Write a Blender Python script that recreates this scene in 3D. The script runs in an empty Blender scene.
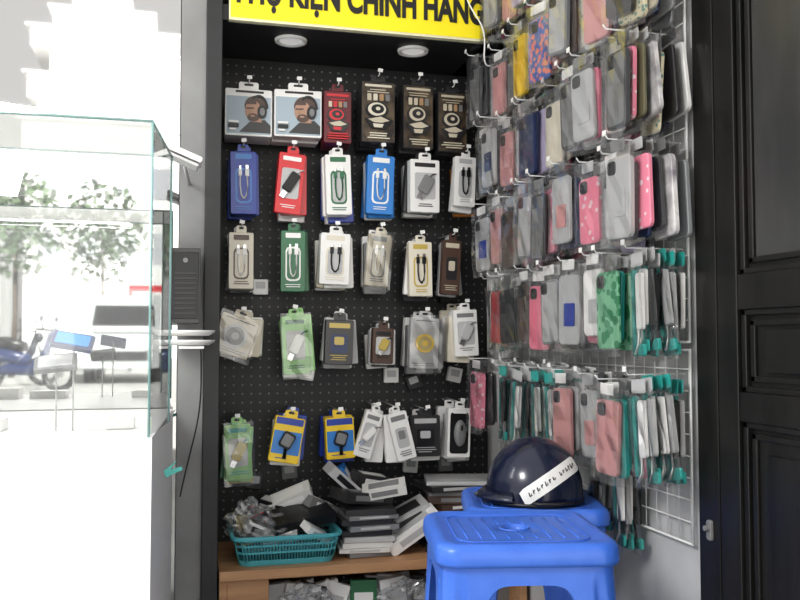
import bpy, math, random
from mathutils import Matrix, Vector, noise
R = random.Random(23)
D2R = math.radians
scene = bpy.context.scene
scene.view_settings.view_transform = 'Standard'
scene.view_settings.exposure = .36
scene.view_settings.gamma = .9

# ------------------------------------------------------------------ materials
MATS = {}
def mat(name, col=(.8,.8,.8), rough=.5, metal=0, alpha=1, emis=None, es=0, coat=0, spec=.5):
    if name in MATS: return MATS[name]
    m = bpy.data.materials.new(name); m.use_nodes = True
    b = m.node_tree.nodes['Principled BSDF']
    b.inputs['Base Color'].default_value = (*col,1)
    b.inputs['Roughness'].default_value = rough
    b.inputs['Metallic'].default_value = metal
    b.inputs['Alpha'].default_value = alpha
    if name.endswith('_card') and not coat: coat=.35
    b.inputs['Coat Weight'].default_value = coat
    b.inputs['Coat Roughness'].default_value = .15 if name.endswith('_card') else .03
    b.inputs['Specular IOR Level'].default_value = spec
    if emis:
        b.inputs['Emission Color'].default_value = (*emis,1)
        b.inputs['Emission Strength'].default_value = es
    MATS[name] = m
    return m
def noisy(name, c1, c2, scale=5, rough=.6, bump=0, detail=4, lo=.35, hi=.65, stretch=(1,1,1), spec=.5, metal=0, coat=0):
    m = mat(name, c1, rough, metal, coat=coat, spec=spec)
    nt = m.node_tree; n = nt.nodes; l = nt.links; b = n['Principled BSDF']
    tc = n.new('ShaderNodeTexCoord'); mp = n.new('ShaderNodeMapping'); mp.inputs['Scale'].default_value = stretch
    no = n.new('ShaderNodeTexNoise'); no.inputs['Scale'].default_value = scale; no.inputs['Detail'].default_value = detail
    cr = n.new('ShaderNodeValToRGB'); cr.color_ramp.elements[0].position = lo; cr.color_ramp.elements[1].position = hi
    cr.color_ramp.elements[0].color = (*c1,1); cr.color_ramp.elements[1].color = (*c2,1)
    l.new(tc.outputs['Object'], mp.inputs['Vector']); l.new(mp.outputs[0], no.inputs['Vector'])
    l.new(no.outputs['Fac'], cr.inputs[0]); l.new(cr.outputs[0], b.inputs['Base Color'])
    if bump:
        bp = n.new('ShaderNodeBump'); bp.inputs['Strength'].default_value = bump; bp.inputs['Distance'].default_value = .01
        l.new(no.outputs['Fac'], bp.inputs['Height']); l.new(bp.outputs[0], b.inputs['Normal'])
    return m
def spots(name, base, spot, scale=60, size=.35, rough=.3):
    m = mat(name, base, rough)
    nt = m.node_tree; n = nt.nodes; l = nt.links; b = n['Principled BSDF']
    tc = n.new('ShaderNodeTexCoord'); vo = n.new('ShaderNodeTexVoronoi'); vo.inputs['Scale'].default_value = scale
    cr = n.new('ShaderNodeValToRGB'); cr.color_ramp.interpolation = 'CONSTANT'
    cr.color_ramp.elements[0].color = (*spot,1); cr.color_ramp.elements[1].color = (*base,1); cr.color_ramp.elements[1].position = size
    l.new(tc.outputs['Object'], vo.inputs['Vector']); l.new(vo.outputs['Distance'], cr.inputs[0]); l.new(cr.outputs[0], b.inputs['Base Color'])
    return m
def thin_glass(name,tint,gl,rough=.02,diff=0,dcol=(.8,.82,.84)):
    m=bpy.data.materials.new(name); m.use_nodes=True; nt=m.node_tree; nt.nodes.clear()
    o=nt.nodes.new('ShaderNodeOutputMaterial'); mxs=nt.nodes.new('ShaderNodeMixShader'); t=nt.nodes.new('ShaderNodeBsdfTransparent'); g=nt.nodes.new('ShaderNodeBsdfGlossy')
    lw=nt.nodes.new('ShaderNodeFresnel'); lw.inputs[0].default_value=1.5
    ml=nt.nodes.new('ShaderNodeMath'); ml.operation='MULTIPLY_ADD'; ml.inputs[1].default_value=1; ml.inputs[2].default_value=gl; ml.use_clamp=True
    t.inputs[0].default_value=(*tint,1); g.inputs['Roughness'].default_value=rough
    base=t
    if diff:
        df=nt.nodes.new('ShaderNodeBsdfDiffuse'); df.inputs[0].default_value=(*dcol,1); m2=nt.nodes.new('ShaderNodeMixShader'); m2.inputs[0].default_value=diff
        nt.links.new(t.outputs[0],m2.inputs[1]); nt.links.new(df.outputs[0],m2.inputs[2]); base=m2
    nt.links.new(lw.outputs[0],ml.inputs[0]); nt.links.new(ml.outputs[0],mxs.inputs[0]); nt.links.new(base.outputs[0],mxs.inputs[1]); nt.links.new(g.outputs[0],mxs.inputs[2]); nt.links.new(mxs.outputs[0],o.inputs[0]); return m

white = mat('white_card', (.84,.83,.81), .4)
paper = mat('paper', (.7,.69,.66), .7)
black = mat('black_plastic', (.010,.010,.012), .35)
dark  = mat('dark_card', (.028,.026,.028), .4)
grey  = mat('grey_card', (.22,.22,.22), .5)
lgrey = mat('light_grey_card', (.5,.5,.5), .45)
blue  = mat('blue_card', (.010,.045,.36), .35)
sky   = mat('sky_blue_card', (.03,.22,.60), .35)
red   = mat('red_card', (.65,.02,.03), .35)
wine  = mat('wine_card', (.14,.010,.018), .4)
green = mat('dark_green_card', (.02,.15,.06), .4)
lgreen= mat('lime_green_card', (.3,.6,.2), .4)
teal  = mat('teal_card', (.04,.38,.34), .4)
yellow= mat('yellow_card', (.9,.62,.02), .4)
gold  = mat('gold_card', (.55,.42,.1), .35)
orange= mat('orange_card', (.8,.3,.05), .4)
beige = mat('beige_card', (.6,.54,.42), .5)
cream = mat('cream_card', (.74,.69,.58), .5)
brown = mat('brown_card', (.09,.05,.035), .45)
dkbrown = noisy('dark_printed_brown', (.022,.016,.014),(.14,.10,.06), 30, .4, 0, 5)
skin  = mat('printed_skin', (.48,.29,.21), .5)
printbg = mat('printed_sky', (.42,.5,.56), .5)
pink  = mat('pink_case', (.8,.22,.32), .3)
rose  = mat('rose_case', (.66,.35,.34), .3)
purple= mat('purple_case', (.28,.22,.58), .3)
lilac = mat('lilac_case', (.55,.48,.68), .3)
mint  = mat('mint_case', (.35,.62,.55), .3)
navy  = mat('navy_case', (.02,.035,.11), .3)
tan   = mat('tan_leather_case', (.45,.28,.15), .5)
smoke = mat('smoke_case', (.085,.085,.09), .2)
clearc= mat('clear_case', (.52,.52,.52), .12)
silver= mat('silver_case', (.30,.31,.32), .25, .2)
olive = mat('olive_case', (.13,.12,.07), .5)
flower= spots('flower_case', (.82,.76,.72), (.78,.16,.22), 70, .30)
hearts= spots('heart_case', (.82,.28,.38), (.85,.7,.72), 55, .28)
camo  = spots('camo_green_case', (.25,.55,.35), (.05,.28,.13), 55, .5)
comic = spots('comic_case', (.08,.15,.45), (.8,.25,.2), 80, .5)
daisy = spots('daisy_case', (.75,.68,.5), (.2,.35,.3), 90, .32)
marble= noisy('marble_case', (.74,.72,.71), (.25,.23,.26), 25, .25)
steel = mat('chrome_wire', (.6,.6,.6), .25, 1)
wirew = mat('white_wire', (.75,.75,.74), .35)
bag   = thin_glass('clear_bag',(.97,.97,.97),.04,.09,.05)
bag2  = thin_glass('cloudy_bag',(.95,.95,.95),.07,.12,.18)

# ------------------------------------------------------------------ mesh builder
def rrect(w,h,r,n=3,cx=0,cz=0):
    r=min(r,w/2-1e-5,h/2-1e-5); out=[]
    for sx,sz,a0 in ((1,-1,-90),(1,1,0),(-1,1,90),(-1,-1,180)):
        for i in range(n+1):
            a=D2R(a0+90*i/n)
            out.append((cx+sx*(w/2-r)+r*math.cos(a), cz+sz*(h/2-r)+r*math.sin(a)))
    return out
def ell(cx,cz,rx,rz,n=16,a0=0,a1=360):
    full = abs(a1-a0)>=360
    k = n if full else n+1
    return [(cx+rx*math.cos(D2R(a0+(a1-a0)*i/n)), cz+rz*math.sin(D2R(a0+(a1-a0)*i/n))) for i in range(k)]
class MB:
    def __init__(s): s.v=[];s.f=[];s.m=[];s.sm=[];s.mats=[];s.M=Matrix()
    def mi(s,m):
        if m not in s.mats: s.mats.append(m)
        return s.mats.index(m)
    def add(s,vs,fs,m,sm=False):
        o=len(s.v); s.v+= [tuple(s.M@Vector(p)) for p in vs]
        k=s.mi(m)
        for f in fs: s.f.append([i+o for i in f]); s.m.append(k); s.sm.append(sm)
    def box(s,x0,x1,y0,y1,z0,z1,m):
        s.add([(x0,y0,z0),(x1,y0,z0),(x1,y1,z0),(x0,y1,z0),(x0,y0,z1),(x1,y0,z1),(x1,y1,z1),(x0,y1,z1)],
              [(3,2,1,0),(4,5,6,7),(0,1,5,4),(1,2,6,5),(2,3,7,6),(3,0,4,7)],m)
    def cbox(s,c,d,m): s.box(c[0]-d[0]/2,c[0]+d[0]/2,c[1]-d[1]/2,c[1]+d[1]/2,c[2]-d[2]/2,c[2]+d[2]/2,m)
    def prism(s,pts,y0,y1,m,edge=None):
        n=len(pts)
        vs=[(x,y0,z) for x,z in pts]+[(x,y1,z) for x,z in pts]
        s.add(vs,[list(range(n)),list(range(2*n-1,n-1,-1))],m)
        s.add(vs,[(i,i+n,(i+1)%n+n,(i+1)%n) for i in range(n)],edge or m)
    def soft(s,pts,y0,y1,m,b=.0015):
        n=len(pts); cx=sum(p[0] for p in pts)/n; cz=sum(p[1] for p in pts)/n
        def ins(p):
            dx,dz=p[0]-cx,p[1]-cz; L=math.hypot(dx,dz) or 1
            return (p[0]-dx/L*b*1.3,p[1]-dz/L*b*1.3)
        vs=[(ins(p)[0],y0,ins(p)[1]) for p in pts]+[(x,y0+b,z) for x,z in pts]+[(x,y1,z) for x,z in pts]
        f=[list(range(n)),list(range(3*n-1,2*n-1,-1))]
        for k in (0,1): f+=[(i+k*n,i+(k+1)*n,(i+1)%n+(k+1)*n,(i+1)%n+k*n) for i in range(n)]
        s.add(vs,f,m)
    def tube(s,path,r,m,n=6):
        P=[Vector(p) for p in path]; vs=[];fs=[]
        for i,p in enumerate(P):
            t=(P[min(i+1,len(P)-1)]-P[max(i-1,0)]).normalized()
            a=t.cross(Vector((0,0,1)))
            if a.length<.1: a=t.cross(Vector((1,0,0)))
            a.normalize(); b=t.cross(a)
            rr = r[i] if isinstance(r,(list,tuple)) else r
            for j in range(n):
                q=2*math.pi*j/n; vs.append(tuple(p+a*rr*math.cos(q)+b*rr*math.sin(q)))
        for i in range(len(P)-1):
            for j in range(n): fs.append((i*n+j,i*n+(j+1)%n,(i+1)*n+(j+1)%n,(i+1)*n+j))
        fs.append(list(range(n))[::-1]); fs.append([(len(P)-1)*n+j for j in range(n)])
        s.add(vs,fs,m,True)
    def blob(s,c,rad,m,amp=.2,fr=8,seed=0,nu=20,nv=14,sm=False):
        vs=[];fs=[]
        for i in range(nv+1):
            for j in range(nu):
                a=math.pi*i/nv; q=2*math.pi*j/nu
                d=Vector((math.sin(a)*math.cos(q),math.sin(a)*math.sin(q),math.cos(a)))
                k=1+amp*noise.noise(d*fr*.3+Vector((seed,seed*2,0)))*2+amp*.5*noise.noise(d*fr+Vector((seed,0,9)))
                vs.append((c[0]+d.x*rad[0]*k,c[1]+d.y*rad[1]*k,c[2]+d.z*rad[2]*k))
        for i in range(nv):
            for j in range(nu): fs.append((i*nu+j,(i+1)*nu+j,(i+1)*nu+(j+1)%nu,i*nu+(j+1)%nu))
        s.add(vs,fs,m,sm)
    def sheet(s,w,h,y,m,z=.004,j_=.003):
        vs=[];nx,nz=4,6
        for j in range(nz+1):
            for i in range(nx+1): vs.append((-w/2+w*i/nx, y+R.uniform(-j_,j_*.7), z-h*j/nz))
        s.add(vs,[(j*(nx+1)+i,(j+1)*(nx+1)+i,(j+1)*(nx+1)+i+1,j*(nx+1)+i+1) for j in range(nz) for i in range(nx)],m)
    def done(s,name,bevel=0,parent=None):
        me=bpy.data.meshes.new(name); me.from_pydata(s.v,[],s.f)
        for m in s.mats: me.materials.append(m)
        me.polygons.foreach_set('material_index',s.m); me.polygons.foreach_set('use_smooth',s.sm); me.update()
        ob=bpy.data.objects.new(name,me); scene.collection.objects.link(ob)
        if bevel:
            b=ob.modifiers.new('Bevel','BEVEL'); b.width=bevel; b.segments=2; b.limit_method='ANGLE'
        if parent: ob.parent=parent
        return ob
def T(x,y,z): return Matrix.Translation((x,y,z))
def RX(a): return Matrix.Rotation(D2R(a),4,'X')
def RY(a): return Matrix.Rotation(D2R(a),4,'Y')
def RZ(a): return Matrix.Rotation(D2R(a),4,'Z')
def empty(name,loc=(0,0,0)):
    e=bpy.data.objects.new(name,None); e.location=loc; scene.collection.objects.link(e); e.empty_display_size=.05; return e

FZ = .10
XW = .944
YP = 2.60

# ------------------------------------------------------------------ shell
wallm = noisy('painted_plaster_wall',(.62,.62,.61),(.45,.45,.45),3.5,.8,.15,8)
pierm = noisy('grey_plaster_pier',(.31,.31,.305),(.21,.21,.21),4,.8,.1,8)
floorm= noisy('concrete_floor',(.42,.42,.40),(.32,.32,.31),2,.8,.1,8)
b=MB(); b.box(-40,40,-60,20,FZ-.1,FZ,floorm); b.done('floor')
b=MB(); b.box(XW,XW+.16,1.44,2.85,FZ,3.3,wallm); b.done('wall_right')
b=MB(); b.box(-2.6,XW,YP+.02,YP+.2,FZ,3.3,pierm); b.done('wall_back')
b=MB(); b.box(.006,.068,2.28,YP+.02,FZ,3.3,pierm); b.done('wall_pier')
b=MB(); b.box(.829,XW,2.27,YP+.02,1.735,3.3,wallm); b.box(.10,.829,2.30,YP+.02,1.95,3.3,wallm); b.done('wall_header')
blk = noisy('black_paint',(.012,.012,.013),(.022,.022,.024),6,.45)
b=MB(); b.box(.068,.108,2.26,YP+.018,FZ,2.2,blk); b.done('trim_1',.002)
b=MB(); b.box(.108,XW,2.285,YP+.018,1.735,1.775,blk); b.done('ceiling')

pm = mat('pegboard_black',(.02,.02,.022),.5)
nt=pm.node_tree;n=nt.nodes;l=nt.links;bs=n['Principled BSDF']
tc=n.new('ShaderNodeTexCoord'); sp=n.new('ShaderNodeSeparateXYZ'); l.new(tc.outputs['Object'],sp.inputs[0])
def cell(o):
    a=n.new('ShaderNodeMath');a.operation='DIVIDE';l.new(o,a.inputs[0]);a.inputs[1].default_value=.0254
    f=n.new('ShaderNodeMath');f.operation='FRACT';l.new(a.outputs[0],f.inputs[0])
    s_=n.new('ShaderNodeMath');s_.operation='SUBTRACT';l.new(f.outputs[0],s_.inputs[0]);s_.inputs[1].default_value=.5
    p=n.new('ShaderNodeMath');p.operation='POWER';l.new(s_.outputs[0],p.inputs[0]);p.inputs[1].default_value=2
    return p
px=cell(sp.outputs['X']);pz=cell(sp.outputs['Z'])
ad=n.new('ShaderNodeMath');l.new(px.outputs[0],ad.inputs[0]);l.new(pz.outputs[0],ad.inputs[1])
lt=n.new('ShaderNodeMath');lt.operation='LESS_THAN';l.new(ad.outputs[0],lt.inputs[0]);lt.inputs[1].default_value=.014
mx=n.new('ShaderNodeMixRGB');mx.inputs[1].default_value=(.02,.02,.021,1);mx.inputs[2].default_value=(.17,.17,.17,1)
l.new(lt.outputs[0],mx.inputs[0]);l.new(mx.outputs[0],bs.inputs['Base Color'])
b=MB(); b.box(.108,XW,YP,YP+.018,FZ,1.735,pm); b.done('pegboard')

# sign
ym = mat('sign_yellow',(.93,.78,.015),.4)
sg=empty('shop_sign',(.48,2.27,1.86))
b=MB(); b.box(-.352,.348,-.0,.015,-.122,.14,ym); b.box(-.356,.352,.001,.02,-.129,.145,mat('sign_edge',(.75,.72,.5),.4)); p=b.done('panel',parent=sg)
cu=bpy.data.curves.new('sign_text','FONT'); cu.body='PHỤ KIỆN CHÍNH HÃNG'; cu.size=.08; cu.extrude=.001; cu.offset=.0028; cu.align_x='CENTER'
cu.materials.append(mat('sign_letter_black',(.012,.012,.012),.5))
to=bpy.data.objects.new('lettering',cu); scene.collection.objects.link(to); to.parent=sg
to.rotation_euler=(D2R(90),0,0); to.location=(.0,-.002,-.080)
bpy.context.view_layer.update()
w=to.dimensions.x or .7
to.scale=(.675/w,1.25,1)

for x,y in ((.300,2.40),(.650,2.40)):
    b=MB()
    def ring(r,z): return [(x+r*math.cos(2*math.pi*i/32),y+r*math.sin(2*math.pi*i/32),z) for i in range(32)]
    lm=mat('downlight_rim',(.8,.8,.78),.4); le=mat('downlight_lens',(.8,.8,.8),.4,emis=(1,.98,.95),es=.25)
    rs=[ring(.045,1.735),ring(.043,1.728),ring(.036,1.728),ring(.032,1.7325)]
    vs=sum(rs,[]); fs=[(k*32+i,k*32+(i+1)%32,(k+1)*32+(i+1)%32,(k+1)*32+i) for k in range(3) for i in range(32)]
    b.add(vs,fs,lm,True); b.add(rs[3],[list(range(32))],le)
    b.done('downlight')

def curve(name,pts,r,m):
    c=bpy.data.curves.new(name,'CURVE'); c.dimensions='3D'; c.bevel_depth=r; c.bevel_resolution=3
    s=c.splines.new('NURBS'); s.points.add(len(pts)-1)
    for i,p in enumerate(pts): s.points[i].co=(*p,1)
    s.use_endpoint_u=True; s.order_u=4; c.materials.append(m)
    o=bpy.data.objects.new(name,c); scene.collection.objects.link(o); return o
curve('white_cable',[(.735,2.255,1.99),(.747,2.25,1.88),(.765,2.24,1.81),(.80,2.22,1.76),(.805,2.22,1.70),(.80,2.23,1.66),(.83,2.25,1.64),(.93,2.26,1.74)],.0022,wirew)

# ------------------------------------------------------------------ pegboard products
def hang(x,zt,w,h,body,kind,n=3,d=.022,tilt=0,alt=None,name='accessory_box',a=None,c=None,yf=2.45,fan=1.0,film=False):
    b=MB()
    for i in range(n-1,-1,-1):
        tl = tilt if i==0 else tilt*.3+R.uniform(-6,6)*fan
        ox = 0 if i==0 else R.uniform(-.006,.016)*fan
        oz = 0 if i==0 else R.uniform(-.020,.006)*fan
        b.M = T(x+ox, yf+i*(d+.004), zt+.012+oz)@RY(tl)@RZ(R.uniform(-3,3) if i==0 else R.uniform(-5,5))
        base=b.M.copy()
        bm = body if (i==0 or not alt) else (alt[i%len(alt)])
        b.prism(rrect(w*.42,.026,.006,3,0,-.005),0.002,.0035,bm)
        b.prism(rrect(w*.2,.006,.003,2,0,.000),.001,.0036,black)
        b.soft(rrect(w,h,.004,2,0,-.012-h/2),0,d,bm)
        if i: continue
        top=-.012; mid=top-h/2; bot=top-h
        L=[0]
        def lay(pts,m):
            L[0]+=1; b.prism(pts,-.0005*L[0],.0004,m)
        def rc(cx,cz,ww,hh,m,r=.002): lay(rrect(ww,hh,r,2,cx,cz),m)
        def lines(cx,z0,ww,k,m,st=.006,t=.0022):
            for q in range(k): rc(cx+R.uniform(-.1,.1)*ww*.3,z0-q*st,ww*R.uniform(.6,1),t,m,.0005)
        A=a or white; C=c or black
        if kind=='headphone':
            rc(0,mid-.008,w*.94,h*.80,printbg)
            rc(w*.02,top-.008,w*.6,.006,C)
            hx,hz=w*.14,mid+.004
            lay([(hx-w*.34,bot+.010),(w*.465,bot+.010),(w*.465,bot+h*.24),(hx+w*.20,bot+h*.36),(hx-w*.12,bot+h*.30)],dark)
            lay([(hx-w*.09,bot+h*.30),(hx+w*.14,bot+h*.30),(hx+w*.12,hz-h*.10),(hx-w*.08,hz-h*.14)],skin)
            lay(ell(hx+w*.01,hz+h*.11,w*.24,h*.22,24),brown)
            lay(ell(hx-w*.05,hz+h*.01,w*.17,h*.22,24),skin)
            lay(ell(hx-w*.045,hz-h*.135,w*.125,h*.085,18),brown)
            lay(ell(hx-w*.06,hz-h*.105,w*.05,h*.018,12),skin)
            lay([(hx-w*.22,hz+h*.14),(hx-w*.15,hz+h*.25),(hx+w*.02,hz+h*.29),(hx+w*.02,hz+h*.15)],brown)
            lay([(hx-w*.20,hz+h*.065),(hx-w*.03,hz+h*.075),(hx-w*.03,hz+h*.05),(hx-w*.20,hz+h*.04)],brown)
            lay([(hx-w*.11,hz+h*.04),(hx-w*.15,hz-h*.05),(hx-w*.10,hz-h*.05)],tan)
            arc=[(hx+w*.07+w*.20*math.cos(D2R(q)),hz+h*.07+h*.28*math.sin(D2R(q))) for q in range(0,150,15)]
            arc+=[(hx+w*.07+w*.16*math.cos(D2R(q)),hz+h*.07+h*.23*math.sin(D2R(q))) for q in range(135,-1,-15)]
            lay(arc,black)
            lay(ell(hx+w*.14,hz-h*.01,w*.10,h*.14,20),black); lay(ell(hx+w*.145,hz-h*.01,w*.055,h*.085,16),grey)
            rc(-w*.32,bot+h*.28,w*.22,.006,white); rc(-w*.32,bot+h*.20,w*.22,.009,C); rc(-w*.34,bot+h*.12,w*.14,.005,white)
        elif kind=='speaker':
            rc(0,mid,w*.95,h*.96,dkbrown if body is not wine else wine)
            rc(0,top-.012,w*.8,.007,A)
            lines(0,top-.024,w*.7,2,A,.007,.002)
            for q in range(4): rc(-w*.27+q*w*.18,mid+h*.24,w*.12,h*.11,(beige,A,tan,grey)[q])
            lay(ell(-w*.05,mid+h*.03,w*.34,h*.14,20),C); lay(ell(-w*.05,mid+h*.04,w*.27,h*.11,20),A); lay(ell(-w*.03,mid+h*.045,w*.19,h*.075,20),C); lay(ell(-w*.02,mid+h*.05,w*.07,h*.03,12),A)
            lay([(-w*.40,mid-h*.12),(w*.1,mid-h*.05),(w*.44,mid-h*.14),(w*.2,mid-h*.28),(-w*.2,mid-h*.28)],C)
            lay([(-w*.32,mid-h*.13),(w*.06,mid-h*.08),(w*.32,mid-h*.14),(w*.1,mid-h*.18),(-w*.14,mid-h*.18)],beige)
            lay([(-w*.18,mid-h*.20),(w*.14,mid-h*.20),(w*.10,mid-h*.26),(-w*.14,mid-h*.26)],A)
            lines(0,bot+.026,w*.8,3,A,.007,.003)
        elif kind=='cable':
            rc(0,top-.014,w*.62,.014,A)
            rc(0,mid-.008,w*.62,h*.56,A if body is not A else C,.012)
            rc(0,mid-.008,w*.5,h*.5,body if body is not white else lgrey,.01)
            cc=C
            for sx in (-1,1):
                b.tube([(sx*w*.13,-.004,mid+h*.12),(sx*w*.14,-.005,mid-h*.05),(sx*w*.10,-.005,mid-h*.2),(0,-.005,mid-h*.26)],.0022,cc)
            b.cbox((-w*.13,-.004,mid+h*.16),(.009,.005,.018),cc); b.cbox((w*.13,-.004,mid+h*.16),(.011,.005,.02),cc)
            b.cbox((-w*.13,-.004,mid+h*.24),(.005,.003,.01),steel); b.cbox((w*.13,-.004,mid+h*.25),(.008,.003,.01),steel)
            lines(0,bot+.02,w*.7,2,A if body is not A else C)
        elif kind=='plug':
            rc(0,top-.016,w*.7,.012,C)
            rc(0,mid,w*.7,h*.5,lgrey,.006)
            lines(0,bot+.024,w*.7,2,C)
            b.M=b.M@T(0,0,mid)@RY(28)
            b.soft(rrect(w*.38,h*.34,.006,3,0,.004),-.009,0,A)
            b.cbox((0,-.005,-h*.22),(w*.2,.006,h*.12),steel)
            b.tube([(0,-.005,h*.2),(.004,-.006,h*.26),(.012,-.006,h*.3)],.002,C)
        elif kind=='box':
            rc(0,top-.016,w*.75,.014,A)
            rc(0,mid-.004,w*.6,h*.42,C,.006)
            rc(0,mid+.004,w*.35,h*.18,A,.004)
            lines(0,bot+.026,w*.75,3,A)
        elif kind=='car':
            rc(0,top-.012,w*.9,.018,C)
            rc(0,mid-.008,w*.92,h*.5,sky)
            b.tube([(0,-.004,bot+.012),(0,-.006,mid-.02),(.006,-.008,mid+.004)],.006,black)
            lines(-w*.1,bot+.012,w*.5,1,C)
            b.M=b.M@T(0,0,mid)@RY(20); b.soft(rrect(w*.42,h*.36,.008,3,0,0),-.014,-.006,black); b.soft(rrect(w*.34,h*.26,.006,3,0,0),-.016,-.013,grey)
        elif kind=='disc':
            b.prism(ell(0,mid,w*.32,w*.32,28),-.010,0,A); b.prism(ell(0,mid,w*.24,w*.24,28),-.012,-.009,C); b.prism(ell(0,mid,w*.1,w*.1,20),-.013,-.011,A)
            lines(0,top-.008,w*.8,1,black); lines(0,bot+.015,w*.8,2,grey)
        elif kind=='mouse':
            rc(0,mid,w*.8,h*.84,C,.008)
            b.M=b.M@T(0,0,mid)
            b.blob((0,-.008,0),(w*.27,.012,h*.27),grey,0,1,0,20,12,True)
            b.cbox((0,-.021,h*.12),(.004,.004,.014),black)
            b.M=b.M@T(0,0,-mid); rc(0,top-.01,w*.6,.01,A)
        if film:
            b.M=base; b.sheet(w+.012,h+.02,-.019 if kind in('disc','plug') else -.008,bag,-.004,.0025)
    b.M=Matrix()
    b.tube([(x,YP-.001,zt+.022),(x,yf+.02,zt+.018),(x,yf-.012,zt+.016),(x,yf-.022,zt+.026)],.0019,wirew)
    b.M=T(x,0,zt+.026)@RY(R.uniform(-12,12)); b.prism(rrect(.014,.010,.001,2,0,0),yf-.026,yf-.0245,white)
    return b.done(name)
hang(.190,1.604,.130,.132,white,'headphone',2,.05,name='headphone_box',a=white,c=black,fan=.3)
hang(.328,1.611,.134,.134,white,'headphone',2,.05,name='headphone_box',a=white,c=black,fan=.3)
hang(.441,1.616,.080,.150,wine,'speaker',2,.05,name='headphone_box',a=red,c=dark,fan=.4)
hang(.560,1.652,.100,.178,dark,'speaker',3,.035,name='speaker_box',a=cream,c=black,fan=.4,alt=[dark])
hang(.680,1.650,.092,.188,dark,'speaker',3,.035,name='speaker_box',a=beige,c=dark,fan=.5,alt=[dark])
hang(.785,1.636,.090,.178,dark,'speaker',3,.035,name='speaker_box',a=beige,c=dark,fan=.4,alt=[dark])
cb='charging_cable_pack'
hang(.176,1.428,.072,.175,blue,'cable',4,.025,-1,name=cb,a=sky,c=white,alt=[blue],fan=.6)
hang(.315,1.430,.074,.172,red,'plug',4,.025,5,name=cb,a=black,c=white,alt=[red,red,white],fan=.8)
hang(.441,1.433,.074,.172,white,'cable',5,.022,-2,name=cb,a=green,c=green,alt=[blue,white])
hang(.570,1.437,.080,.170,sky,'cable',5,.022,2,name=cb,a=white,c=white,alt=[white,sky],fan=.8)
hang(.700,1.432,.090,.155,white,'plug',4,.03,0,name='usb_adapter_box',a=grey,c=dark,alt=[white,dark])
hang(.826,1.447,.066,.148,white,'cable',4,.022,2,name=cb,a=lgrey,c=black,alt=[orange,white,grey])
hang(.173,1.202,.068,.156,cream,'cable',5,.022,0,name=cb,a=brown,c=white,alt=[white,grey],fan=.8)
hang(.316,1.212,.068,.172,green,'cable',3,.022,0,name=cb,a=white,c=white,alt=[green])
hang(.438,1.208,.086,.146,white,'cable',4,.025,2,name=cb,a=cream,c=black,alt=[beige,white])
hang(.568,1.209,.066,.150,beige,'cable',5,.022,5,name=cb,a=grey,c=white,alt=[white,beige,grey],film=True)
hang(.685,1.190,.070,.158,cream,'cable',4,.022,-1,name=cb,a=gold,c=black,alt=[dark,white])
hang(.785,1.198,.056,.160,brown,'box',5,.022,3,name='earphone_box',a=beige,c=dark,alt=[dark,lgrey])
hang(.180,.965,.105,.105,beige,'disc',4,.022,20,name='cable_reel_pack',a=lgrey,c=grey,alt=[white,beige],film=True)
hang(.320,.972,.074,.162,lgreen,'plug',4,.022,-3,name='charger_pack',a=white,c=green,alt=[white,lgreen],film=True)
hang(.450,.962,.080,.126,dark,'box',5,.022,2,name='earphone_box',a=gold,c=navy,alt=[white,lgrey])
hang(.577,.940,.062,.102,brown,'plug',5,.022,2,name='charger_pack',a=gold,c=black,alt=[black,white,lgrey])
hang(.700,.969,.084,.146,lgrey,'disc',5,.022,2,name='phone_ring_pack',a=yellow,c=gold,alt=[white,grey],film=True)
hang(.820,.994,.072,.136,white,'plug',6,.018,-3,name='charger_pack',a=lgrey,c=grey,alt=[white,cream])
hang(.165,.675,.072,.152,lgreen,'plug',4,.02,-3,name='charger_pack',a=gold,c=teal,alt=[gold,lgreen,green],film=True)
hang(.315,.691,.084,.126,yellow,'car',4,.025,10,name='phone_holder_box',a=white,c=blue,alt=[yellow,white,blue],fan=.7)
hang(.448,.688,.082,.116,yellow,'car',4,.025,-3,name='phone_holder_box',a=white,c=blue,alt=[yellow,blue],fan=.7)
hang(.556,.700,.052,.132,white,'plug',3,.02,18,name='charger_pack',a=white,c=grey,alt=[white],fan=.6)
hang(.604,.700,.056,.136,white,'box',3,.02,-14,name='charger_pack',a=grey,c=lgrey,alt=[white],yf=2.42)
hang(.700,.689,.088,.118,dark,'box',4,.022,0,name='earphone_box',a=lgrey,c=black,alt=[dark,white])
hang(.805,.707,.070,.142,white,'mouse',4,.026,2,name='computer_mouse_pack',a=white,c=black,alt=[lgrey,white])
b=MB()
for x,z,tl,m in ((.238,1.06,0,white),(.225,.50,8,dark),(.325,.525,-6,grey),(.375,.81,10,white),(.70,.78,-20,dark),(.83,.80,12,white),(.69,.53,6,white),(.80,.53,0,grey),(.63,.80,0,white)):
    b.M=T(x,2.575,z)@RY(tl); b.soft(rrect(.045,.045,.003,2,0,0),0,.014,m); b.prism(rrect(.028,.02,.002,2,0,.005),-.001,0,lgrey)
    b.tube([(0,.025,.03),(0,.004,.029),(0,-.006,.034)],.0016,wirew)
b.done('accessory_card_group')

# ------------------------------------------------------------------ right wall
b=MB()
for z0,z1 in ((.525,.885),(.90,2.12)):
    y=1.47
    while y<2.46: b.tube([(XW-.010,y,z0),(XW-.010,y,z1)],.0014,wirew,5); y+=.0405
    z=z0
    while z<z1+.001: b.tube([(XW-.013,1.465,z),(XW-.013,2.46,z)],.0014,wirew,5); z+=.0405
    for z in (z0,z1): b.tube([(XW-.012,1.46,z),(XW-.012,2.465,z)],.0025,wirew)
    for y in (1.462,2.462): b.tube([(XW-.012,y,z0),(XW-.012,y,z1)],.0025,wirew)
b.done('wire_grid_panel')

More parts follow.
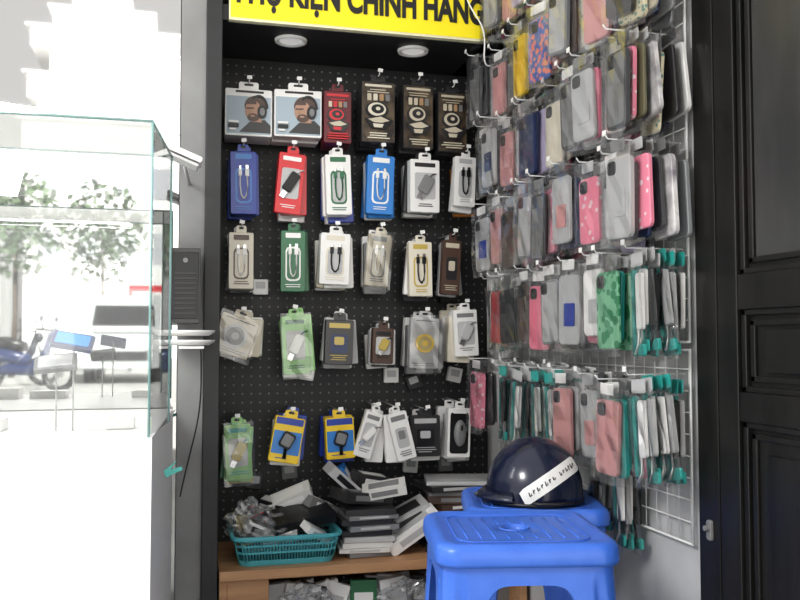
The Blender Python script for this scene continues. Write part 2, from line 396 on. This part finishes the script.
FACE=RZ(-90)
def case(b,m,w=.076,h=.156,t=.009,cam=True):
    b.soft(rrect(w,h,.011,3,0,-.028-h/2),0,t,m,.0018)
    if cam:
        b.soft(rrect(.024,.026,.006,2,-w/2+.018,-.028-.019),-.002,.0005,dark,.0006)
        b.prism(ell(-w/2+.013,-.041,.004,.004,8),-.003,-.0019,black); b.prism(ell(-w/2+.013,-.053,.004,.004,8),-.003,-.0019,black)
    if m in (silver,clearc,smoke) and cam:
        b.prism(rrect(w-.012,h-.012,.009,3,0,-.028-h/2),-.0006,0,lgrey if m is not smoke else grey)
POOL=[smoke,smoke,smoke,silver,clearc,clearc,black,navy,tan,rose,brown,dark,white,grey,olive,marble,lgrey,pink,cream,smoke,dark,beige,brown,lilac,mint,daisy,hearts]
def bundle(y,z,front,n=8,x0=.815,name='phone_case_bundle',kind='case',pool=None,sw=0):
    b=MB(); step=(XW-.020-x0)/n
    pool=pool or POOL
    yawb=R.uniform(2,14)
    for i in range(n-1,-1,-1):
        a = sw + (R.uniform(-4,4) if i<2 else R.uniform(-9,9))
        yo = R.uniform(-.009,.009) if i else 0
        b.M=T(x0+i*step, y+yo, z-R.uniform(0,.014))@FACE@RY(a)@RZ(yawb*(1 if i<3 else .4)+R.uniform(-3,3) if kind=='case' else R.uniform(-8,8))
        m = front if i==0 else R.choice(pool)
        if kind=='case':
            hh=R.choice((.138,.146,.152)) ; ww=R.choice((.066,.070,.074))
            case(b,m,ww,hh,R.choice((.006,.008,.010)),cam=(i<3 and R.random()<.8))
            if i==0 and front in (clearc,white): b.prism(rrect(.038,.050,.003,2,.004,-.115),-.0022,0,R.choice((blue,rose,navy,lgrey)))
            if i<2 or R.random()<.5: b.sheet(ww+.016,hh+.048,-.005,bag,.004,.0035)
            if R.random()<.85: b.prism(rrect(ww*.6,.022,.002,2,0,-.006),-.001,0,R.choice((white,lgrey,smoke,white,grey)))
        else:
            c=R.choice((black,white,white,dark,lgrey)); t2=R.choice((teal,teal,teal,teal,black))
            b.prism(rrect(.045,.026,.004,2,0,-.012),0,.0015,teal if R.random()<.7 else lgrey)
            b.sheet(.052,.180,-.004,bag,-.02,.003)
            k=R.uniform(.13,.165)
            b.soft(rrect(.011,k,.004,2,-.014,-.03-k/2),-.002,.005,t2,.001)
            b.soft(rrect(.018,.105,.005,2,.008,-.09),-.003,.006,c,.001)
            b.tube([(.0,0,-.14),(.006,-.002,-.17),(-.008,-.002,-.188)],.003,c,5)
            if R.random()<.75: b.soft(rrect(.044,.022,.004,2,0,-.180),-.001,.005,teal,.001)
    b.M=Matrix()
    b.tube([(XW-.016,y,z),(x0-.02,y,z),(x0-.026,y,z+.008)],.0016,wirew)
    if R.random()<.7:
        b.M=T(x0-.028,y,z+.010)@FACE; b.prism(rrect(.014,.010,.001,2),0,.001,white)
    return b.done(name)
YS=[2.30,2.205,2.115,2.025,1.935,1.845,1.755,1.665,1.57,1.475]
rows={
 1.93:[smoke,silver,rose,lilac,clearc,purple,comic,clearc,marble,white],
 1.70:[smoke,rose,smoke,yellow,purple,comic,silver,clearc,rose,dark],
 1.49:[smoke,clearc,rose,silver,navy,cream,smoke,clearc,flower,smoke],
 1.285:[clearc,rose,brown,olive,silver,smoke,clearc,hearts,silver,clearc],
}
for z,r in rows.items():
    for y,m in zip(YS,r):
        bundle(y+R.uniform(-.010,.010),z+R.uniform(-.014,.014),m,R.choice((6,7,8)),.815+R.uniform(-.02,.03))
TEALP=[clearc,white,lgrey,teal,dark]
z=1.075
for y,m in zip(YS[1:8],[red,black,brown,pink,silver,clearc,white]):
    bundle(y,z+R.uniform(-.01,.01),m,7,.82+R.uniform(-.01,.02),pool=[black,dark,clearc,silver,brown,rose,white,navy] if y>2 else None)
bundle(YS[0],z,teal,6,.845,'cable_pack_bundle','thin')
bundle(YS[8]+.005,z,camo,6,.82,'phone_case_bundle',pool=[camo,lgreen,teal,white])
bundle(YS[9],z,teal,8,.83,'cable_pack_bundle','thin',sw=-4)
z=.84
bundle(YS[0]-.01,z+.015,hearts,5,.80,'phone_case_bundle')
for y,m in zip((2.19,2.085,1.98,1.90),(smoke,black,dark,teal)):
    bundle(y+.03,z+.005,m,4,.87,'phone_case_bundle',pool=[black,dark,smoke,teal])
    bundle(y-.02,z,teal,4,.83,'cable_pack_bundle','thin',sw=R.uniform(-12,12))
bundle(1.79,z,rose,6,.82,pool=[rose,teal,clearc,dark]); bundle(1.68,z-.005,clearc,7,.83,pool=TEALP); bundle(1.575,z-.012,rose,7,.82,pool=[pink,clearc,teal,smoke])
bundle(1.475,z,teal,8,.83,'cable_pack_bundle','thin',sw=-5)
bundle(1.73,.690,teal,5,.870,'cable_pack_bundle','thin',sw=5,pool=[teal])
bundle(1.65,.680,teal,4,.880,'cable_pack_bundle','thin',sw=-4)

# ------------------------------------------------------------------ right door
dm = noisy('black_lacquer_door',(.008,.008,.008),(.020,.019,.018),14,.32,.15,5,stretch=(1,1,.15))
dg = noisy('door_pane_grey',(.10,.10,.098),(.035,.035,.036),5,.3,.05,5,stretch=(1,1,.3))
b=MB()
b.box(.93,1.0,1.375,1.438,FZ,3.0,dm)
b.box(.945,.99,.60,1.372,FZ,3.0,dm)
def rail(y0,y1,z0,z1,t=.012): b.box(.945-t,.945,y0,y1,z0,z1,dm)
rail(1.315,1.37,FZ,3.0,.016)
for z0,z1 in ((.955,1.015),(.765,.815),(.25,.32),(1.95,2.02)): rail(.6,1.315,z0,z1,.014)
for z0,z1 in ((1.015,1.95),(.815,.955),(.32,.765)):
    for k,t in ((.0,.010),(.018,.006)):
        b.box(.945-t,.945,1.300-k,1.312-k,z0+k,z1-k,dm); b.box(.945-t,.945,.6,1.312-k,z0+k,z0+k+.010,dm); b.box(.945-t,.945,.6,1.312-k,z1-k-.010,z1-k,dm)
b.box(.943,.946,.6,1.28,1.04,1.92,dg)
b.box(.936,.946,.6,1.25,.85,.92,dm); b.box(.936,.946,.6,1.25,.37,.715,dm)
b.done('door_1',.002)
b=MB(); b.M=T(.929,1.40,.565)@FACE
b.soft(rrect(.014,.036,.004),-.006,0,grey); b.prism(ell(0,.004,.005,.005,12),-.014,-.004,grey); b.done('door_latch')

# ------------------------------------------------------------------ cabinet and clutter
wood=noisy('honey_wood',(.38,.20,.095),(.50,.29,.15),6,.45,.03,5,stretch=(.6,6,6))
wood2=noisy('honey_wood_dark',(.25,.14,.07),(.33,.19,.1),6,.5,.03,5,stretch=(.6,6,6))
b=MB()
b.box(.112,.93,2.25,2.596,.305,.330,wood); b.box(.112,.132,2.255,2.59,FZ,.305,wood); b.box(.91,.93,2.255,2.59,FZ,.305,wood)
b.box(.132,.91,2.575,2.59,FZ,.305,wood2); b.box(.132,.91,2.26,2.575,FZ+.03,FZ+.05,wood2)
b.box(.132,.235,2.256,2.272,FZ,.305,wood)
b.done('wooden_cabinet',.002)
b=MB()
for i in range(16):
    b.M=T(.27+.028*i+R.uniform(-.008,.008),2.33+R.uniform(-.03,.02),.152)@RY(R.uniform(-22,22))@RZ(R.uniform(-15,15)); b.soft(rrect(.07,.12,.003,2,0,.062),0,.02,R.choice((white,white,grey,dark,lgrey,black,green,paper)))
    b.prism(rrect(.05,.03,.002,2,0,.075),-.001,0,R.choice((lgrey,dark,white)))
b.M=Matrix()
b.blob((.33,2.29,.225),(.06,.02,.045),bag2,.3,9,3,36,24); b.blob((.60,2.29,.22),(.06,.02,.045),bag2,.3,9,8,36,24)
for i in range(4): 
    b.M=T(.72+i*.05,2.34,.152)@RY(R.uniform(-10,10)); b.soft(rrect(.08,.11,.003,2,0,.055),0,.02,R.choice((paper,grey,white)))
b.done('stored_packages')

bk=mat('teal_plastic',(.09,.42,.48),.35)
b=MB(); W,Dp,H=.275,.17,.075; ox,oy,oz=.285,2.36,.3305
b.M=T(ox,oy,oz)
def rs(w,d,z,n=5,r=.03): return [(x,y,z) for x,y in rrect(w,d,r,n)]
def ringface(A,B): 
    k=len(A); b.add(A+B,[(i,(i+1)%k,k+(i+1)%k,k+i) for i in range(k)],bk)
b.add(rs(W*.88,Dp*.86,.002),[list(range(24))],bk)
def lv(z): return W*.88+(W-W*.88)*z/H, Dp*.86+(Dp-Dp*.86)*z/H
for z0,z1 in ((0,.014),(.030,.036),(.048,.053),(.062,.075)):
    a0=rs(*lv(z0),z0);a1=rs(*lv(z1),z1); ringface(a0,a1)
    i0=[(x*.975,y*.965,z) for x,y,z in a0]; i1=[(x*.975,y*.965,z) for x,y,z in a1]; ringface(i1,i0); ringface(a1,i1); ringface(i0,a0)
a1=rs(W+.012,Dp+.012,.076);a0=rs(W,Dp,.076);ringface(a0,a1); a2=rs(W+.012,Dp+.012,.068); ringface(a2,a1)
for k in range(30):
    for sgn in (-1,1):
        u=-.5+ (k+.5)/30
        w0,d0=lv(.010);w1,d1=lv(.066)
        b.tube([(u*w0*.9,sgn*(d0/2-.002),.010),(u*w1*.9,sgn*(d1/2-.002),.066)],.002,bk,4)
        if k<16:
            u=-.5+(k+.5)/16; b.tube([(sgn*(w0/2-.002),u*d0*.8,.010),(sgn*(w1/2-.002),u*d1*.8,.066)],.002,bk,4)
b.done('plastic_basket')
def bx(b,c,d,rot,m,lab=None):
    b.M=T(*c)@RZ(rot[2])@RY(rot[1])@RX(rot[0])
    b.cbox((0,0,0),d,m)
    if lab: b.cbox((0,0,d[2]/2+.0004),(d[0]*.7,d[1]*.6,.001),lab); b.cbox((0,-d[1]/2-.0004,0),(d[0]*.6,.001,d[2]*.5),lab)
b=MB()
b.blob((.195,2.36,.43),(.055,.05,.05),bag2,.35,7,1,40,28); b.blob((.25,2.34,.41),(.06,.05,.03),bag2,.35,7,12,40,28)
bx(b,(.195,2.37,.43),(.06,.02,.08),(10,15,20),grey,white); bx(b,(.18,2.36,.41),(.03,.02,.08),(0,-15,0),gold); bx(b,(.225,2.35,.42),(.05,.015,.06),(10,-25,0),dark,red)
bx(b,(.21,2.33,.415),(.06,.03,.03),(10,25,10),white,dark)
bx(b,(.325,2.36,.435),(.17,.10,.03),(12,-8,12),black)
bx(b,(.31,2.43,.475),(.12,.06,.03),(20,-22,-10),paper,white)
bx(b,(.36,2.31,.405),(.08,.05,.02),(20,30,30),white,lgrey); bx(b,(.27,2.32,.40),(.09,.05,.02),(25,-6,-10),lgrey,white)
bx(b,(.235,2.42,.40),(.10,.06,.04),(5,10,40),dark,lgrey)
bx(b,(.385,2.42,.455),(.10,.06,.03),(10,24,30),grey,white); bx(b,(.26,2.44,.455),(.08,.05,.03),(10,14,-30),black,lgrey)
b.done('basket_contents',.0015)
b=MB()
z=.331
for i in range(9):
    h=R.choice((.010,.012,.015)); bx(b,(.505+R.uniform(-.008,.008),2.37+R.uniform(-.01,.01),z+h/2),(.135,.14,h-.001),(0,0,R.uniform(-6,6)),R.choice((grey,lgrey,silver,dark,paper,paper)),lgrey if i%2 else None); z+=h
bx(b,(.50,2.39,z+.022),(.15,.09,.03),(4,8,20),dark,grey); bx(b,(.455,2.41,z+.06),(.12,.07,.03),(8,42,10),lgrey,black); bx(b,(.56,2.37,z+.04),(.12,.07,.028),(10,-10,-14),paper,grey)
bx(b,(.475,2.46,z+.055),(.09,.05,.02),(20,60,0),sky,white); bx(b,(.54,2.46,z+.05),(.11,.05,.04),(10,12,20),dark,white)
b.done('accessory_box_stack',.0012)
b=MB(); bx(b,(.632,2.34,.390),(.165,.08,.035),(8,-34,-6),white,lgrey); bx(b,(.622,2.39,.42),(.14,.08,.03),(12,-26,-2),lgrey,dark)
bx(b,(.625,2.49,.36),(.08,.14,.058),(0,0,5),grey,white); bx(b,(.70,2.31,.342),(.06,.05,.02),(0,0,25),dark,lgrey); b.done('white_gadget_box',.0015)
b=MB(); z=.331
for i in range(11):
    h=R.choice((.012,.018,.024)); bx(b,(.785+R.uniform(-.018,.018),2.45+R.uniform(-.02,.01),z+h/2),(.20+R.uniform(-.04,.01),.15,h-.001),(0,0,R.uniform(-14,14)),R.choice((dark,grey,lgrey,paper,brown,dark,black)),R.choice((lgrey,white,grey,None))); z+=h
b.done('boxed_cable_stack',.0012)

# ------------------------------------------------------------------ plastic stools
sm_ = noisy('blue_plastic',(.05,.155,.60),(.06,.175,.64),30,.34,.06,3)
def OUT(half,r,q,k):
    x,y=q*half,-half; lim=half-r
    if abs(x)>lim:
        a=D2R((abs(x)-lim)/r*45); x=math.copysign(lim+r*math.sin(a),x); y=-lim-r*math.cos(a)
    ca,sa=math.cos(k*math.pi/2),math.sin(k*math.pi/2)
    return (x*ca-y*sa,x*sa+y*ca)
def stool(cx,cy,rot,z0=FZ,H=.472,S=.285):
    b=MB(); b.M=T(cx,cy,z0)@RZ(rot)
    N=48; tot=4*N
    qs=[-1+2*i/N for i in range(N)]
    def half_at(z): return S/2-.006+(H-z)*.055
    Mz=14; vs=[];arch=H-.062
    def zb(q,sw): return 0 if abs(q)>=sw else arch*(1-(abs(q)/sw)**6)**(1/3.0)
    for k in range(4):
        for q in qs:
            z_b=zb(q,.66)
            for j in range(Mz+1):
                z=(H-.012)+(z_b-(H-.012))*j/Mz
                fl=0
                if abs(q)>.72 and abs(q)<.86 and z<H-.05: fl=.004
                vs.append((*OUT(half_at(z)-fl,.035,q,k),z))
    fs=[]
    for i in range(tot):
        for j in range(Mz):
            a=i*(Mz+1)+j; c=((i+1)%tot)*(Mz+1)+j
            fs.append((a,a+1,c+1,c))
    b.add(vs,fs,sm_,True)
    vi=[(x*.965,y*.965,z) for x,y,z in vs]; b.add(vi,[f[::-1] for f in fs],sm_,True)
    lip=[]
    for i in range(tot):
        a=i*(Mz+1)+Mz; c=((i+1)%tot)*(Mz+1)+Mz; lip.append((a,len(vs)+a,len(vs)+c,c))
    b.add(vs+vi,lip,sm_)
    def rg(h,r,z): return [(*OUT(h,r,q,k),z) for k in range(4) for q in qs]
    rings=[rg(S/2-.004,.034,H-.034),rg(S/2+.003,.037,H-.034),rg(S/2+.0045,.038,H-.028),rg(S/2+.0035,.038,H-.010),rg(S/2-.001,.036,H-.003),rg(S/2-.008,.033,H),rg(S/2-.016,.030,H-.0005),rg(S/2-.022,.028,H-.004),rg(S/2-.06,.026,H-.004),rg(.045,.040,H-.004),rg(.018,.0179,H-.004),rg(.018,.0179,H-.012)]
    allv=sum(rings,[]); ff=[(k*tot+i,k*tot+(i+1)%tot,(k+1)*tot+(i+1)%tot,(k+1)*tot+i) for k in range(len(rings)-1) for i in range(tot)]
    b.add(allv,ff,sm_,True)
    for rr_ in (S/2-.034,):
        pts=[(*OUT(rr_,.03,q,k),H-.0035) for k in range(4) for q in qs[::4]]; b.tube(pts+[pts[0]],.0018,sm_,6)
    for k in range(-4,5):
        x=k*.022; L_=.082
        if abs(k)<=1: 
            for sg_ in (-1,1): b.tube([(x,sg_*.028,H-.004),(x,sg_*L_,H-.004)],.0018,sm_,6)
        else: b.tube([(x,-L_,H-.004),(x,L_,H-.004)],.0018,sm_,6)
    b.tube([(.024*math.cos(t*math.pi/18),.024*math.sin(t*math.pi/18),H-.004) for t in range(37)],.002,sm_,6)
    return b.done('plastic_stool')
stool(.550,1.388,-11,H=.495,S=.278)
stool(.738,1.765,-16,H=.470,S=.280)

# ------------------------------------------------------------------ helmet
hp=empty('motorbike_helmet',(.733,1.735,FZ+.474))
hp.rotation_euler=(0,0,D2R(-18))
hm=mat('helmet_navy',(.007,.011,.034),.24,coat=.3)
b=MB(); A_,B_,C_=.100,.104,.110; nu,nv=48,20; vs=[];fs=[]
def hpt(az,el,k=1):
    return (A_*k*math.cos(el)*math.cos(az),B_*k*math.cos(el)*math.sin(az),.018+C_*k*math.sin(el))
for i in range(nv+1):
    el=D2R(-9+99*i/nv)
    for j in range(nu): vs.append(hpt(2*math.pi*j/nu,el))
fs=[(i*nu+j,i*nu+(j+1)%nu,(i+1)*nu+(j+1)%nu,(i+1)*nu+j) for i in range(nv) for j in range(nu)]
b.add(vs,fs,hm,True)
b.tube([hpt(2*math.pi*j/40,D2R(-9),1.0) for j in range(41)],.0045,black,8)
for k in (.97,.9): b.add([hpt(2*math.pi*j/nu,D2R(-9),k) for j in range(nu)]+[hpt(2*math.pi*j/nu,D2R(-9),k-.08) for j in range(nu)],[(j,(j+1)%nu,nu+(j+1)%nu,nu+j) for j in range(nu)],black)
b.done('shell',parent=hp)
b=MB(); vs=[]
for i in range(9):
    az=D2R(180-60+120*i/8)
    p=Vector(hpt(az,D2R(4),1.0)); q=p+Vector((math.cos(az)*.026*max(0,math.cos((az-math.pi)*1.3)),math.sin(az)*.008,-.018)); 
    vs+= [tuple(p),tuple(q),(q.x,q.y,q.z-.003),(p.x,p.y,p.z-.004)]
fs=[]
for i in range(8):
    for k in range(4): fs.append((i*4+k,i*4+(k+1)%4,(i+1)*4+(k+1)%4,(i+1)*4+k))
b.add(vs,fs,hm,True); b.done('peak',parent=hp)
b=MB(); bw=mat('helmet_band_white',(.8,.8,.78),.3)
p1=Vector((-.32,-.95,-.04)).normalized(); p2=Vector((.84,-.26,.56)).normalized()
nrm=p1.cross(p2).normalized()
def bp(t,o,k=1.012):
    d=p1.slerp(p2,t); d=(d+nrm*o).normalized()
    return (A_*k*d.x,B_*k*d.y,.018+C_*k*d.z)
vs=[];n1=16
for i in range(n1+1):
    wd=.15 if 0<i<n1 else .12
    for o in (-wd,-.05,.05,wd): vs.append(bp(i/n1,o))
fs=[(i*4+k,(i+1)*4+k,(i+1)*4+k+1,i*4+k+1) for i in range(n1) for k in range(3)]
b.add(vs,fs,bw,True)
for i in range(14):
    if i in (7,): continue
    t0=.10+i*.058; hgt=R.uniform(.025,.045)
    b.tube([bp(t0,-hgt,1.015),bp(t0+.008,hgt,1.015)],.0012,dark,4)
    if i%2: b.tube([bp(t0,0,1.015),bp(t0+.028,hgt*.7,1.015)],.0010,dark,4)
    else: b.tube([bp(t0,-hgt,1.015),bp(t0+.028,-hgt*.8,1.015),bp(t0+.028,0,1.015)],.0010,dark,4)
b.done('band',parent=hp)
b=MB(); b.tube([(-.02,-.095,.006),(.0,-.108,.005),(.04,-.110,.006),(.07,-.09,.006)],.004,black,6); b.done('chin_strap',parent=hp)

# ------------------------------------------------------------------ left: window, showcase
wm=mat('reflective_window_glass',(.52,.52,.515),.02,1)
b=MB(); b.box(-2.6,.004,2.30,2.312,FZ,3.0,wm); b.done('window_1')
gm=thin_glass('showcase_glass',(.97,.985,.98),.05,.02,.08,(.9,.91,.9))
ge=mat('glass_edge',(.30,.5,.48),.15,alpha=.75)
lam=mat('white_laminate',(.88,.88,.87),.3)
sc=empty('glass_showcase',(-.6,1.75,.4))
inv=Matrix.Translation((.6,-1.75,-.4))
FRx,BRx=-.0435,-.012; y0,y1=1.60,1.90; zb,zt=.734,1.29
b=MB(); b.M=inv
LX=-1.3
b.add([(LX,y0,zb),(FRx,y0,zb),(FRx,y0,zt),(LX,y0,zt)],[(0,1,2,3)],gm)
b.add([(FRx,y0,zb),(BRx,y1,zb),(BRx,y1,zt),(FRx,y0,zt)],[(0,1,2,3)],gm)
b.add([(LX,y0,zt),(FRx,y0,zt),(BRx,y1,zt),(LX,y1,zt)],[(0,1,2,3)],gm)
for pth in ([(LX,y0,zt),(FRx,y0,zt),(BRx,y1,zt),(LX,y1,zt)],[(FRx,y0,zb),(FRx,y0,zt)],[(BRx,y1,zb),(BRx,y1,zt)]):
    for q in range(len(pth)-1): b.tube([pth[q],pth[q+1]],.0026,ge,6)
b.done('glass_panes',parent=sc)
b=MB(); b.M=inv
yb=2.275; xb=-.004
b.add([(LX,y0-.004,FZ),(FRx+.006,y0-.004,FZ),(xb,yb,FZ),(LX,yb,FZ),(LX,y0-.004,zb),(FRx+.006,y0-.004,zb),(xb,yb,zb),(LX,yb,zb)],[(3,2,1,0),(4,5,6,7),(0,1,5,4),(1,2,6,5),(2,3,7,6),(3,0,4,7)],lam)
b.done('counter_base',parent=sc)
b=MB()
for x,z,rt in ((-.185,.905,10),(-.215,.865,-6)):
    b.M=T(x,1.74,z)@RY(rt)@RX(-55); b.soft(rrect(.075,.045,.004,2,0,0),0,.010,navy if z>.88 else grey); b.prism(rrect(.06,.034,.003,2,0,0),-.001,0,sky if z>.88 else lgrey)
b.M=Matrix()
b.tube([(-.185,1.76,zb),(-.185,1.755,.90)],.002,lgrey); b.tube([(-.215,1.765,zb),(-.215,1.755,.855)],.002,lgrey)
for x,w_,h in ((-.36,.10,.022),(-.50,.12,.03),(-.10,.05,.02)): b.soft([(x-w_/2,zb+.001),(x+w_/2,zb+.001),(x+w_/2,zb+h),(x-w_/2,zb+h)],1.76,1.84,white)
b.done('showcase_stock')

b=MB(); b.box(-.014,.056,2.16,2.26,.945,1.125,dark); b.box(-.010,.052,2.157,2.161,.955,1.115,black); b.box(.0,.05,2.26,2.282,1.0,1.06,dark)
for q in range(9): b.box(-.004,.046,2.1555,2.158,.965+q*.012,.970+q*.012,dark)
b.prism(ell(.021,1.095,.006,.006,12),2.153,2.158,grey); b.done('wall_speaker',.002)
b=MB()
for z in (.892,.915):
    prof=[(.002,0),(.045,0),(.058,.008),(.060,.013),(.054,.013),(.04,.006),(.002,.006)]
    vs=[(.034+r*math.cos(2*math.pi*j/32),2.19+r*math.sin(2*math.pi*j/32),z+h) for r,h in prof for j in range(32)]
    b.add(vs,[(i*32+j,i*32+(j+1)%32,(i+1)*32+(j+1)%32,(i+1)*32+j) for i in range(6) for j in range(32)],white,True)
b.box(.008,.066,2.15,2.282,.884,.890,white)
b.done('white_dish_stack')
b=MB(); b.M=T(.012,1.99,1.312)@RY(22); b.prism(rrect(.085,.012,.004),-.04,.04,white); b.prism(rrect(.08,.006,.003,2,0,-.012),-.03,.03,lgrey); b.M=Matrix(); b.tube([(.012,2.03,1.31),(.03,2.285,1.30)],.004,lgrey); b.done('white_bracket_shelf')
curve('black_cable',[(.060,2.20,.88),(.064,2.21,.80),(.060,2.23,.70),(.035,2.24,.62),(.015,2.25,.52)],.0018,black)
b=MB(); b.M=T(-.014,1.66,.655)@RZ(10)
b.prism([(0,0),(.03,.012),(.028,.018),(.008,.014),(.02,.03),(-.004,.012)],0,.002,teal); b.done('teal_tag')

# ------------------------------------------------------------------ street behind the viewer
wb=mat('white_render_facade',(.88,.88,.87),.7); wg=mat('facade_window',(.55,.57,.6),.3)
b=MB()
fl=[(FZ,11.3,-7,.4),(11.3,12.6,-6.5,.4),(12.6,13.9,-7,.4),(13.9,15.1,-6.0,.2),(15.1,16.2,-6.9,-.0),(16.2,17.2,-5.9,-1.2),(17.2,18.2,-5,-2.4)]
for z0,z1,x0,x1 in fl:
    b.box(x0,x1,-46,-40,z0,z1-.12,wb); b.box(x0-.25,x1+.1,-46,-39.93,z1-.12,z1,wb)
for k in range(3):
    for q in range(4): b.box(-6.3+q*1.7,-5.3+q*1.7,-39.99,-39.97,1.5+k*3.2,3+k*3.2,wg)
b.done('white_apartment_building')
b=MB(); b.box(-22,-7.6,-46,-41,FZ,9.5,mat('grey_facade',(.30,.30,.30),.8)); b.box(.8,20,-46,-41,FZ,11,mat('pale_facade',(.6,.6,.58),.8)); b.done('street_building_row')
leaf=mat('leaves',(.10,.15,.08),.6); bark=mat('bark',(.12,.09,.07),.8)
for tx,ty,tz,rad,ct in ((-1.85,-19,3.7,1.15,520),(-3.6,-17,3.6,1.1,520)):
    b=MB(); b.tube([(tx,ty,FZ),(tx+.05,ty,1.5),(tx,ty,tz)],[.07,.05,.03],bark,8)
    for i in range(ct):
        d=Vector((R.gauss(0,1),R.gauss(0,1),R.gauss(0,1))).normalized()*rad*R.random()**.4
        d.z*=1.2; c=Vector((tx,ty,tz))+d; u=Vector((R.uniform(-1,1),R.uniform(-1,1),R.uniform(-1,1))).normalized()*.12; v=u.cross(Vector((R.uniform(-1,1),R.uniform(-1,1),1))).normalized()*.09
        b.add([tuple(c-u),tuple(c+v),tuple(c+u),tuple(c-v)],[(0,1,2,3)],leaf)
    b.done('street_tree')
b=MB(); vw=mat('van_white',(.45,.47,.47),.3,coat=1)
vx,vy=-1.0,-13
b.M=T(vx,vy,FZ)
prof=[(0,.3),(0,.95),(-.7,1.05),(-1.25,1.75),(-3.8,1.8),(-3.85,.3)]
vs=[(-.7,y,z) for y,z in prof]+[(.7,y,z) for y,z in prof]; k=len(prof)
b.add(vs,[list(range(k)),list(range(2*k-1,k-1,-1))]+[(i,i+k,(i+1)%k+k,(i+1)%k) for i in range(k)],vw)
b.add([(-.6,-.74,1.12),(.6,-.74,1.12),(.55,-1.2,1.68),(-.55,-1.2,1.68)],[(0,1,2,3)],black)
b.box(-.5,.5,0,.02,.45,.62,dark)
for sx in (-1,1):
    b.box(sx*.55-.12,sx*.55+.12,0,.02,.65,.8,lgrey)
    for yy in (-.8,-3.1):
        b.M=T(vx+sx*.62,vy+yy,FZ+.3)@RZ(90); b.prism(ell(0,0,.3,.3,24),-.1,.1,black); b.M=T(vx,vy,FZ)
b.done('white_van')
b=MB(); b.box(-1.25,-.25,-20.5,-20.4,1.95,2.45,red); b.box(-1.15,-.35,-20.4,-20.38,2.12,2.27,white)
for x in (-1.2,-.3): b.tube([(x,-20.45,FZ),(x,-20.45,1.95)],.05,grey)
b.done('street_signboard')
for mxp,myp,rt,cm in ((-2.35,-10.5,20,navy),(-2.9,-12.5,-15,dark)):
    b=MB(); b.M=T(mxp,myp,FZ)@RZ(rt)
    for wx_ in (-.6,.6):
        b.tube([(wx_+.24*math.cos(t*math.pi/12),0,.29+.24*math.sin(t*math.pi/12)) for t in range(25)],.05,black,8)
        b.prism(ell(wx_,.29,.05,.05,10),-.05,.05,steel)
    b.tube([(-.6,0,.29),(-.2,0,.38),(.15,0,.35),(.38,0,.62),(.46,0,.95)],[.04,.1,.1,.07,.04],cm,8)
    b.tube([(.46,0,.95),(.6,0,.29)],.03,steel,6)
    b.tube([(-.62,0,.78),(-.3,0,.78),(.05,0,.72)],[.07,.11,.08],black,8); b.tube([(-.7,0,.62),(-.3,0,.6),(.1,0,.5)],[.06,.12,.1],cm,8)
    b.tube([(.40,-.32,1.0),(.45,0,.98),(.40,.32,1.0)],.02,black,6); b.blob((.5,0,.88),(.08,.09,.09),cm,0,1,0,12,8,True)
    for sy in (-1,1): b.tube([(.43,sy*.2,1.0),(.42,sy*.24,1.14)],.01,black,5); b.blob((.42,sy*.25,1.17),(.02,.06,.04),black,0,1,0,10,6,True)
    b.done('parked_motorbike')

# ------------------------------------------------------------------ light
w=bpy.data.worlds.new('World'); scene.world=w; w.use_nodes=True
bg=w.node_tree.nodes['Background']; bg.inputs[0].default_value=(1,.985,.965,1); bg.inputs[1].default_value=1.02
s=bpy.data.lights.new('sun','SUN'); s.energy=14; s.angle=D2R(1); s.color=(1,.98,.95); so=bpy.data.objects.new('sun',s); scene.collection.objects.link(so)
dirv=Vector((-.25,-.72,-.72)); so.rotation_euler=dirv.to_track_quat('-Z','Y').to_euler()
a=bpy.data.lights.new('counter_fill_light','AREA'); a.energy=20; a.size=.5; ao=bpy.data.objects.new('counter_fill_light',a); scene.collection.objects.link(ao)  # added fill to overexpose the white counter, no fixture stands here
ao.location=(-.85,.7,1.7); ao.rotation_euler=(Vector((-.5,1.6,.45))-Vector(ao.location)).to_track_quat('-Z','Y').to_euler()
a=bpy.data.lights.new('showcase_fill_light','AREA'); a.energy=3; a.shape='RECTANGLE'; a.size=.9; a.size_y=.03; ao=bpy.data.objects.new('showcase_fill_light',a); scene.collection.objects.link(ao)  # invented light under the glass top, added to blow out the showcase interior
ao.location=(-.6,1.66,1.28)

# ------------------------------------------------------------------ camera
c=bpy.data.cameras.new('camera'); c.lens=39.6; c.sensor_width=36; c.clip_start=.02
co=bpy.data.objects.new('camera',c); scene.collection.objects.link(co)
co.location=(0,0,.9); co.rotation_euler=(D2R(92.73),0,D2R(-14.3)); scene.camera=co
